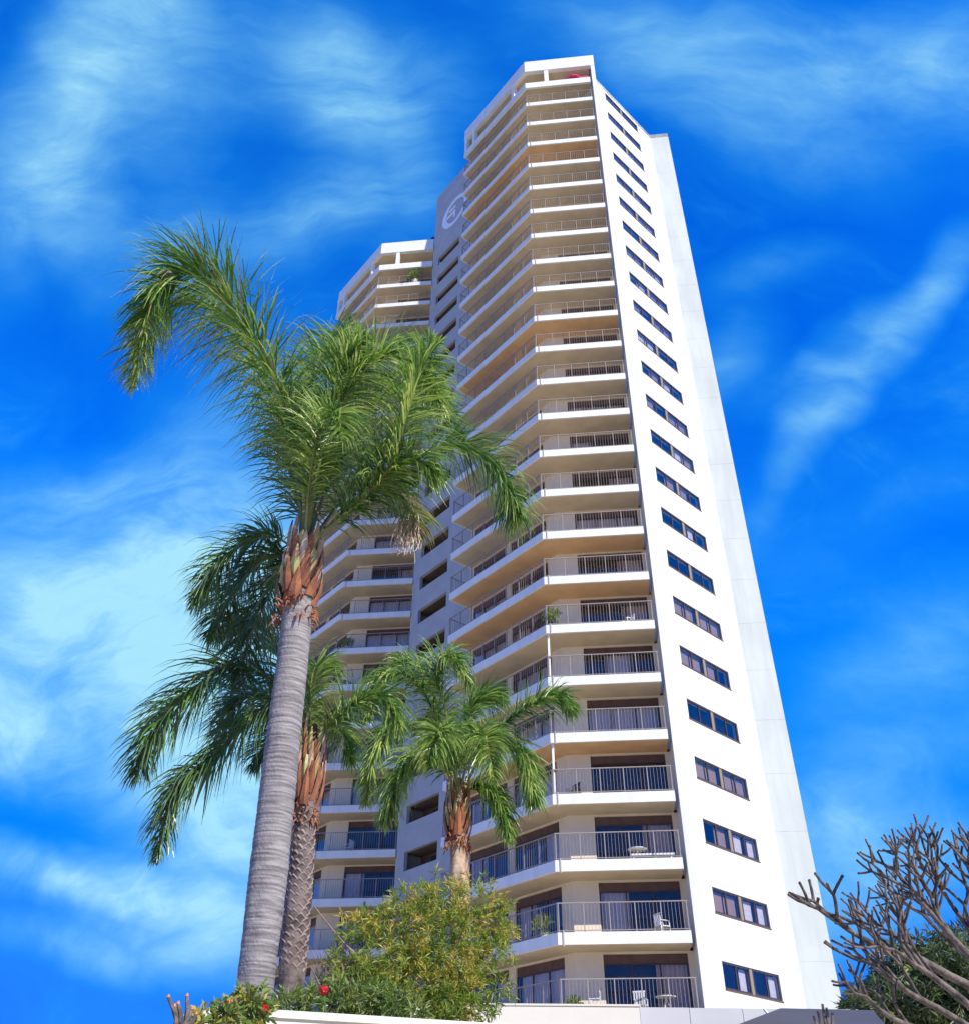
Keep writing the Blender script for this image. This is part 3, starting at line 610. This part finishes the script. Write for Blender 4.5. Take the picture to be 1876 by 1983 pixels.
# ------------------------------------------------------------------ planter, bed, shrubs
w0 = at(518, 1956, 9.2); zt = w0.z
def at_z(u, v, z): d = ray(u, v); k = (z-CAMZ)/d.z; return Vector((d.x*k, d.y*k, z))
w1 = at_z(975, 1984, zt)
pln = thing('planter_wall', 'cream rendered planter wall below the yellow-green bush', 'wall', (w0.x, w0.y, 0))
d = V2(w1.x-w0.x, w1.y-w0.y); ln = d.length; d = d/ln; n = V2(-d[1], d[0])
b = MB(); b.lbox(O0, d, n, 0, ln+3, 0, .25, 0, zt-.06); obj('wall_face', b.mesh('wall_face', MT['podium']), pln)
b = MB(); b.lbox(O0, d, n, -.03, ln+3, -.03, .30, zt-.06, zt); obj('coping', b.mesh('coping', MT['podium']), pln)
b = MB(); b.lbox(O0, n, -d, .25, 8, -.25, 0, 0, zt-.05); obj('side_face', b.mesh('side_face', MT['grey_and_shade']), pln)  # end of the cream wall, coloured grey to paint in its shade
b = MB(); b.prism([V2(w0.x, w0.y)+d*.2+n*.25, V2(w0.x, w0.y)+d*(ln+3)+n*.25, V2(w0.x, w0.y)+d*(ln+3)+n*12, V2(w0.x, w0.y)+d*.2+n*12], zt-.5, zt-.3); obj('planting_bed', b.mesh('planting_bed', MT['soil']), kind='structure')
q0, q1, q2 = at(372, 1972, 13), at(413, 1947, 13.3), at(440, 1947, 13.3)
lw = thing('garden_wall', 'pale garden wall with a sloping top behind the red flowers', 'wall', (q0.x, q0.y, 0))
b = MB(); n0 = len(b.v)
def lwp(p, dy): return (p.x-q0.x, p.y-q0.y+dy, p.z)
e0, e1 = Vector((q0.x, q0.y, 0)), Vector((w0.x+.6, q2.y, 0)); tr_ = Vector((w0.x+.6, q2.y, q2.z))
fr_ = [e0, e1, tr_, q1, q0]
for dy in (0, .3): b.v += [lwp(p, dy) for p in fr_]
b.f += [(0, 1, 2, 3, 4), (9, 8, 7, 6, 5)]; b.m += [0, 0]
for i in range(5): b.f.append((i, (i+1) % 5, 5+(i+1) % 5, 5+i)); b.m.append(0)
obj('wall_face', b.mesh('wall_face', MT['grey_and_shade']), lw)

def leaf_cloud(blobs, count, ln, wd, seed, per=12, yel=.3, updir=.3):
    r_ = random.Random(seed); m2 = MB(); tips = []
    tot = sum(s[1]**2 for s in blobs)
    for c, rad, sq in blobs:
        for _ in range(int(count*rad*rad/tot)):
            v = Vector((r_.gauss(0, 1), r_.gauss(0, 1), r_.gauss(0, 1))).normalized(); f = r_.random()**.45
            f *= 1+.28*noise.noise(v*2.2+c)
            p = c+Vector((v.x*rad*f, v.y*rad*f, v.z*rad*sq*f)); ax = (v+Vector((0, 0, updir))+Vector((r_.gauss(0, .4), r_.gauss(0, .4), r_.gauss(0, .4)))).normalized()
            tips.append((c, p)); yl = r_.random() < yel*(1.4 if noise.noise(p*1.5) > 0 else .5)
            for k in range(per):
                d_ = (ax*.8+Vector((r_.gauss(0, 1), r_.gauss(0, 1), r_.gauss(0, 1))).normalized()*.8).normalized(); L = ln*(.4+1.0*r_.random())
                s_d = d_.cross(Vector((r_.random()-.5, r_.random()-.5, r_.random()-.5))).normalized()*wd*(.7+.5*r_.random()); a_ = p+ax*(k/per)*ln*.9; mid = a_+d_*L*.5; e = a_+d_*L+Vector((0, 0, -L*.12))
                m2.quad(a_, mid-s_d*.5, e, mid+s_d*.5, 1 if yl else 0)
    return m2, tips
def shrub(name, label, cat, base, blobs, count, ln, wd, seed, mats_, per=12, yel=.3, stems=14, sr=.02, group=None):
    root = thing(name, label, cat, base, 0, group)
    bl = [(c-base, r_, s_) for c, r_, s_ in blobs]
    m2, tips = leaf_cloud(bl, count, ln, wd, seed, per, yel)
    obj('foliage', m2.mesh('foliage', mats_), root, kind='stuff')
    for k in range(stems):
        c, p = tips[(k*97) % len(tips)]; m3 = MB(); mid = c*.55+Vector((rnd.gauss(0, .06), rnd.gauss(0, .06), 0)); P = catmull([Vector((rnd.gauss(0, .08), rnd.gauss(0, .08), 0)), mid, p*.8+c*.2, p], 8)
        m3.tube(P, [sr*(1-.8*i/8) for i in range(9)], 5); obj('stem', m3.mesh('stem', MT['twig']), root)
    return root
B = lambda u, v, dist, r_, sq=1: (at(u, v, dist), r_, sq)
bb0 = at(800, 1984, 12.5); bb0.z -= .4
shrub('flowering_bush', 'large yellow-green fine-leaved bush in front of the lowest balconies', 'bush', bb0,
      [B(850, 1850, 12.5, .66), B(915, 1775, 12.7, .50), B(800, 1770, 12.5, .40, .8), B(745, 1850, 12.3, .55), B(700, 1800, 12.2, .28, .8), B(900, 1900, 12.4, .55), B(790, 1930, 12.2, .6, .8), B(950, 1820, 12.8, .3), B(860, 1740, 12.7, .3), B(690, 1900, 12.1, .4, .6), B(885, 1950, 12.3, .4), B(840, 1975, 12.0, .4)],
      1650, .11, .018, 3, [MT['bush'], MT['bushy']], 13, .34, 22, .016)
sb = thing('bare_shrub', 'leafless pinkish twiggy stems beside the dark trunk, left of the bush', 'shrub', at(640, 1965, 12)+Vector((0, 0, -.6)))
o = Vector(sb.location)
for P in ([(628, 1960), (622, 1915), (600, 1870)], [(640, 1960), (655, 1905), (690, 1850)], [(636, 1960), (665, 1880), (640, 1850)], [(650, 1960), (672, 1920), (676, 1860)], [(630, 1960), (606, 1925), (590, 1900)], [(690, 1850), (660, 1820), (608, 1755)], [(655, 1905), (650, 1870), (628, 1840)], [(640, 1930), (690, 1890), (720, 1840)]):
    m3 = MB(); Q = catmull([at(u, v, 12)-o for u, v in P], 10)
    if P[0][1] == 1960: Q = [Vector((0, 0, 0))]+Q
    m3.tube(Q, [.019*(1-.7*i/len(Q)) for i in range(len(Q))], 6); obj('stem', m3.mesh('stem', MT['twig']), sb)
m3 = MB()
for _ in range(170):
    u = 610+rnd.random()*95; v = 1950-rnd.random()*95; p = at(u, v, 12.1)-o; q = p+Vector((rnd.gauss(0, .05), rnd.gauss(0, .05), .12+.1*rnd.random())); m3.tube([p, q], [.006, .003], 3)
obj('twig', m3.mesh('twig', MT['twig']), sb, kind='stuff')
gb = at(640, 1975, 10.3); gb.z -= .25
shrub('low_hedge', 'low green hedge plants along the top of the planter wall', 'hedge', gb,
      [B(560, 1945, 10.4, .14, .7), B(600, 1945, 10.5, .16, .8), B(650, 1945, 10.4, .18, .8), B(700, 1945, 10.4, .2, .8), B(750, 1950, 10.4, .22, .8), B(800, 1970, 10.4, .14, .8)],
      300, .10, .018, 5, [MT['bushg'], MT['bush']], 12, .3, 6, .008)
def flower_head(parent, p, r_):
    m3 = MB()
    for _ in range(46):
        v = Vector((rnd.gauss(0, 1), rnd.gauss(0, 1), rnd.gauss(0, .7))).normalized(); c = p+v*r_*.75; s1_ = v.cross(Vector((.3, .2, .9))).normalized()*r_*.33; s2_ = v.cross(s1_).normalized()*r_*.33
        m3.quad(c-s1_, c-s2_+v*.006, c+s1_, c+s2_+v*.006)
    obj('flower_head', m3.mesh('flower_head', MT['red']), parent)
fb = at(450, 1990, 8.6); fb.z -= .3
fs = shrub('red_flower_shrub', 'leafy shrub with two red blooms beside the thick palm trunk', 'shrub', fb,
      [B(470, 1965, 8.6, .14, .8), B(495, 1945, 8.6, .10), B(430, 1975, 8.5, .12, .7), B(400, 1985, 8.5, .12, .5), B(515, 1972, 8.6, .07)], 150, .085, .032, 9, [MT['bushg'], MT['bushy']], 9, .3, 5, .006)
flower_head(fs, at(444, 1946, 8.5)-fb, .055); flower_head(fs, at(511, 1953, 8.5)-fb, .045)
fb2 = at(640, 1985, 9.8); fb2.z -= .3
fs2 = thing('red_bloom', 'single red bloom on a thin stem above the low hedge', 'flower', fb2)
m3 = MB(); tp = at(627, 1918, 9.8)-fb2; m3.tube([Vector((0, 0, 0)), tp*.5+Vector((.02, 0, 0)), tp], [.008, .006, .004], 5); obj('stem', m3.mesh('stem', MT['bushg']), fs2); flower_head(fs2, tp, .055)
sp = at(350, 1990, 8); sp.z -= .3
st = thing('stubby_succulent', 'dark stubby stems with orange tips at the far left', 'plant', sp)
for (u0, v0, u1, v1) in ((345, 1990, 326, 1932), (350, 1990, 345, 1945), (358, 1990, 362, 1930), (352, 1990, 372, 1955), (340, 1990, 338, 1950), (362, 1990, 380, 1965)):
    a_, b_ = at(u0, v0, 8)-sp, at(u1, v1, 8)-sp; m3 = MB(); m3.tube([a_*.3, a_, a_.lerp(b_, .6)+Vector((.01, 0, 0)), b_], [.018, .018, .017, .013], 7)
    s_o = obj('stem', m3.mesh('stem', MT['frang']), st); m3 = MB(); m3.tube([b_, b_+Vector((0, 0, .02))], [.015, .007], 7); obj('tip', m3.mesh('tip', MT['tip']), s_o)

# ------------------------------------------------------------------ frangipani, bare
fo = at(1990, 2080, 7.2); fo.z = 1.0
fg = thing('frangipani_tree', 'bare frangipani tree with thick forking stubby branches at the lower right', 'tree', (fo.x, fo.y, fo.z))
fr_r = random.Random(12)
def to_l(u, v, d): return at(u, v, d)-fo
def fork(mb3, p, d, L, r, depth):
    n_ = 6; P = [p]; dd = d.copy()
    for i in range(n_):
        dd = (dd+Vector((fr_r.gauss(0, .06), fr_r.gauss(0, .06), .05))).normalized(); P.append(P[-1]+dd*L/n_)
    end = depth == 0
    mb3.tube(P, [r*(1-.16*i/n_)*(1+.07*math.sin(i*2.5)) for i in range(n_)]+[r*(.92 if end else .9)], 7)
    if end:
        mb3.tube([P[-1], P[-1]+dd*r*.7], [r*1.06, r*.5], 7); return
    k = fr_r.choice((2, 2, 3)); ax = dd.cross(Vector((fr_r.gauss(0, 1), fr_r.gauss(0, 1), fr_r.gauss(0, 1)))).normalized()
    for i in range(k):
        a_ = 6.283*i/k+fr_r.random()*.5; side = Matrix.Rotation(a_, 3, dd) @ ax
        nd = (dd*.8+side*(.5+.25*fr_r.random())).normalized()
        fork(mb3, P[-1], nd, L*(.72+.25*fr_r.random()), r*.84, depth-1)
# main limbs: control points then forks at their ends and along them
limbs = [([(1990, 2080, 7.2), (1900, 1935, 7.0), (1810, 1880, 6.8), (1740, 1845, 6.6), (1680, 1832, 6.5), (1610, 1798, 6.4)], .032, (-.8, -.1, .35), 2, .24),
         ([(1990, 2080, 7.2), (1940, 1960, 7.2), (1860, 1850, 7.1), (1800, 1790, 7.0), (1750, 1740, 6.9)], .030, (-.6, 0, .8), 3, .22),
         ([(1990, 2080, 7.2), (1930, 1900, 7.5), (1860, 1800, 7.5), (1810, 1740, 7.5)], .030, (-.35, .1, .9), 3, .24),
         ([(1990, 2080, 7.2), (1960, 1900, 7.4), (1900, 1800, 7.3), (1870, 1740, 7.2)], .032, (-.1, 0, 1), 3, .22),
         ([(1990, 2080, 7.2), (1900, 2010, 6.9), (1800, 1950, 6.6), (1730, 1915, 6.4), (1690, 1890, 6.3)], .026, (-.75, 0, .5), 2, .22),
         ([(1990, 2080, 7.2), (1880, 1960, 6.4), (1790, 1890, 6.2), (1740, 1860, 6.1)], .026, (-.5, -.1, .75), 3, .2),
         ([(1990, 2080, 7.2), (1880, 2040, 6.7), (1780, 1995, 6.4), (1700, 1965, 6.2), (1655, 1940, 6.1)], .024, (-.8, 0, .5), 2, .15),
         ([(1990, 2080, 7.2), (1900, 1900, 8), (1830, 1830, 8.2), (1790, 1800, 8.2)], .028, (-.6, .2, .8), 3, .24)]
for pts, r, dv, dep, L in limbs:
    if pts[-1][1] >= 1790: pts = [(u+12*i, v+4*i, d_) for i, (u, v, d_) in enumerate(pts)]
    L *= .78; r *= .80
    pts = [(u+12*i, v+6*i, d_) for i, (u, v, d_) in enumerate(pts)] if pts[-1][1] < 1790 else pts
    m3 = MB(); P = catmull([to_l(*p) for p in pts], 26); m3.tube(P, [r*(1.15-.5*i/26) for i in range(27)], 8)
    r *= .66; fork(m3, P[-1], (P[-1]-P[-2]).normalized(), L, r*.86, dep)
    k = Vector(dv).normalized()
    fork(m3, P[-1], k, L, r*.84, dep)
    for q in (17, 21):
        if dep > 1: fork(m3, P[q], (k+Vector((fr_r.gauss(0, .3), fr_r.gauss(0, .3), .5))).normalized(), L*1.1, r*.8, dep-1)
    obj('branch', m3.mesh('branch', MT['frang'], True), fg)
m3 = MB(); m3.tube([Vector((.1, .1, -1.0)), Vector((.03, .03, -.4)), Vector((0, 0, .05))], [.13, .11, .085], 12); obj('trunk', m3.mesh('trunk', MT['frang'], True), fg)
sg = thing('bare_twig_plant', 'short twiggy plant tips in front of the dark grey roof', 'plant', at(1590, 2000, 6)+Vector((0, 0, -.3)))
o = Vector(sg.location); m3 = MB()
for u, v in ((1583, 1958), (1592, 1945), (1600, 1952), (1611, 1962), (1575, 1968)):
    q = at(u, v, 6)-o; m3.tube([Vector((0, 0, 0)), q*.6+Vector((.01, 0, .02)), q], [.012, .010, .007], 6)
obj('stem', m3.mesh('stem', MT['frang']), sg)

# trees far behind on the right
tb = at(1800, 1990, 30); tb.z = 0
def far_tree(label, tb, blobs, cnt, seed, th):
    root = thing('garden_tree', label, 'tree', (tb.x, tb.y, 0)); bl = [(c-Vector((tb.x, tb.y, 0)), r_, s_) for c, r_, s_ in blobs]
    m2, tips = leaf_cloud(bl, cnt, .30, .045, seed, 12, .2, -.1); obj('crown', m2.mesh('crown', [MT['farleaf'], MT['bushg']]), root, kind='stuff')
    m3 = MB(); m3.tube([Vector((0, 0, 0)), Vector((.1, 0, th*.6)), bl[0][0]], [.28, .2, .1], 10); obj('trunk', m3.mesh('trunk', MT['bark2']), root)
far_tree('dark green tree behind the frangipani branches at the lower right edge', tb, [B(1830, 1930, 30, 1.7, .9), B(1780, 1890, 30, .9, .7), B(1740, 1960, 29, 1.0, .7), B(1880, 1880, 31, 1.2, .8), B(1900, 1960, 30, 1.5)], 2600, 21, 4)
tb2 = at(1690, 1985, 34); tb2.z = 0
far_tree('lower dark tree just right of the tower foot, behind the frangipani', tb2, [B(1690, 1950, 34, .7, .8), B(1730, 1935, 34, .8, .8), B(1665, 1962, 34, .5, .6)], 500, 22, 4)

# ------------------------------------------------------------------ things on the balconies
def chair(label, p, rz, m='plastic'):
    root = thing('balcony_chair', label, 'chair', p, rz, 'chairs on the balconies')
    b = MB(); b.lbox(O0, V2(1, 0), V2(0, 1), -.25, .25, -.24, .24, .40, .44); obj('seat', b.mesh('seat', MT[m]), root)
    b = MB()
    for i in range(5): b.lbox(O0, V2(1, 0), V2(0, 1), -.23+i*.10, -.17+i*.10, .22, .25, .44, .86)
    b.lbox(O0, V2(1, 0), V2(0, 1), -.25, .25, .215, .255, .86, .92); obj('backrest', b.mesh('backrest', MT[m]), root)
    for x in (-.23, .23):
        for y in (-.22, .22): b = MB(); b.lbox(V2(x, y), V2(1, 0), V2(0, 1), -.02, .02, -.02, .02, 0, .40); obj('leg', b.mesh('leg', MT[m]), root)
        b = MB(); b.lbox(V2(x, 0), V2(1, 0), V2(0, 1), -.025, .025, -.22, .24, .62, .65); b.lbox(V2(x, -.2), V2(1, 0), V2(0, 1), -.02, .02, -.02, .02, .44, .62); obj('armrest', b.mesh('armrest', MT[m]), root)
def bal(P, t, w, k, d=dC, n=nC): q = P+d*t+n*w; return (q[0], q[1], ZS(k)+.121)
chair('white plastic chair at the right end of the second balcony from the bottom', bal(P1, 4.35, .75, 1), R(115))
chair('white plastic chair at the middle of the lowest balcony', bal(P1, 1.35, .75, 0), R(-100))
chair('white plastic chair on the lowest balcony beside the door', bal(P1, 3.2, .9, 0), R(160))
chair('white chair near the door five storeys above the lowest balcony', bal(P1, 4.2, .8, 6), R(-70))
chair('dark chair on a lower balcony of the far left wing', bal(Q1, .9, .8, 8), R(30), 'darkpl')
def potplant(label, p, s=1, potm='pot', trough=False, leafm='bushg'):
    root = thing('potted_plant', label, 'potted plant', p)
    b = MB()
    if trough: b.lbox(O0, dC, nC, -.4, .4, -.13, .13, 0, .26)
    else: b.tube([(0, 0, 0), (0, 0, .3*s), (0, 0, .34*s)], [.12*s, .18*s, .19*s], 12)
    obj('pot', b.mesh('pot', MT[potm]), root)
    h0 = .62*s if not trough else .36
    m2, _ = leaf_cloud([(Vector((0, 0, h0)), .28*s if not trough else .2, 1)], 45, .22*s, .05*s, 4, 8, .2, .6); obj('foliage', m2.mesh('foliage', [MT[leafm], MT['bush']]), root, kind='stuff')
potplant('orange trough of plants near the corner of the lowest balcony', bal(P1, .55, .45, 0), 1, 'terracotta', True)
potplant('bushy green plant on the second highest balcony of the far left wing', bal(Q1, 3.7, .35, 23), 2.0)
potplant('small dark plant by the corner of a middle balcony of the far left wing', bal(Q1, .9, .4, 9), 1.1)
potplant('small plant at the balcony corner six storeys above the terrace', bal(P1, .35, .35, 6), 1.2, 'darkpl')
potplant('plant on the long left side of the second balcony from the bottom', bal(P1, 1.4, .5, 1, dL, nL), 1.1, 'pot')
chair('dark chair at the left end of the balcony three storeys above the terrace', bal(P1, .95, .8, 3), R(-60), 'darkpl')
chair('white chair on the far left wing balcony just above the bush', bal(Q1, 3.2, .8, 2), R(150))
chair('white chair beside the dark trunk on the far left wing', bal(Q1, 2.2, .7, 4), R(-120))
def table(label, p):
    root = thing('balcony_table', label, 'table', p); b = MB(); b.tube([(0, 0, .70), (0, 0, .73)], .42, 16); obj('tabletop', b.mesh('tabletop', MT['plastic']), root)
    for k in range(3): a_ = k*2.09; b = MB(); b.tube([(0, 0, .68), (math.cos(a_)*.3, math.sin(a_)*.3, 0)], .018, 5); obj('leg', b.mesh('leg', MT['plastic']), root)
table('round white table on the lowest balcony near the side wall', bal(P1, 4.2, .85, 0))
table('round white table on the third balcony from the bottom', bal(P1, 3.6, .8, 2))
b = MB(); b.lbox(O0, dC, nC, -.95, .95, -.3, .3, .28, .36)
sl_ = thing('sun_lounger', 'white sun lounger lying along the third balcony from the bottom', 'sun lounger', bal(P1, 4.2, .45, 2)); obj('lounger_bed', b.mesh('lounger_bed', MT['plastic']), sl_)
for t in (-.8, .8):
    b = MB(); b.lbox(O0, dC, nC, t-.03, t+.03, -.26, .26, 0, .28); obj('leg', b.mesh('leg', MT['plastic']), sl_)
# pink parasol and cushion on the top terrace
pr = thing('parasol', 'pink parasol leaning over the top terrace parapet', 'parasol', bal(P1, 4.1, .9, 24))
b = MB(); K = 10; apex = (0, 0, 1.75)
for i in range(K):
    a0, a1 = [6.283*(i+e)/K for e in (0, 1)]; b.quad(apex, (math.cos(a0)*.75, math.sin(a0)*.75, 1.32), (math.cos(a1)*.75, math.sin(a1)*.75, 1.32), apex)
    b.quad((math.cos(a0)*.75, math.sin(a0)*.75, 1.32), (math.cos(a1)*.75, math.sin(a1)*.75, 1.32), (math.cos(a1)*.75, math.sin(a1)*.75, 1.18), (math.cos(a0)*.75, math.sin(a0)*.75, 1.18))
obj('canopy', b.mesh('canopy', MT['pink']), pr); b = MB(); b.tube([(0, 0, 0), (0, 0, 1.74)], .025, 6); obj('pole', b.mesh('pole', MT['plastic']), pr)
cu = thing('lounger_cushion', 'pink cushion draped at the right end of the top terrace', 'cushion', bal(P1, 5.0, .3, 24))
b = MB(); b.lbox(O0, dC, nC, -.32, .32, -.16, .1, .27, .80); obj('cushion_pad', b.mesh('cushion_pad', MT['pink']), cu)
# aerial stub on the roof of the far wing
ae = thing('roof_vent', 'small brown vent pipe on the far left wing roof against the core wall', 'vent', (*(Q1+dC*4.9+nC*.6), ZS(24)+2.9))
b = MB(); b.tube([(0, 0, 0), (0, 0, 1.5), (.35, 0, 2.1)], [.12, .12, .16], 8); obj('pipe', b.mesh('pipe', MT['header']), ae)
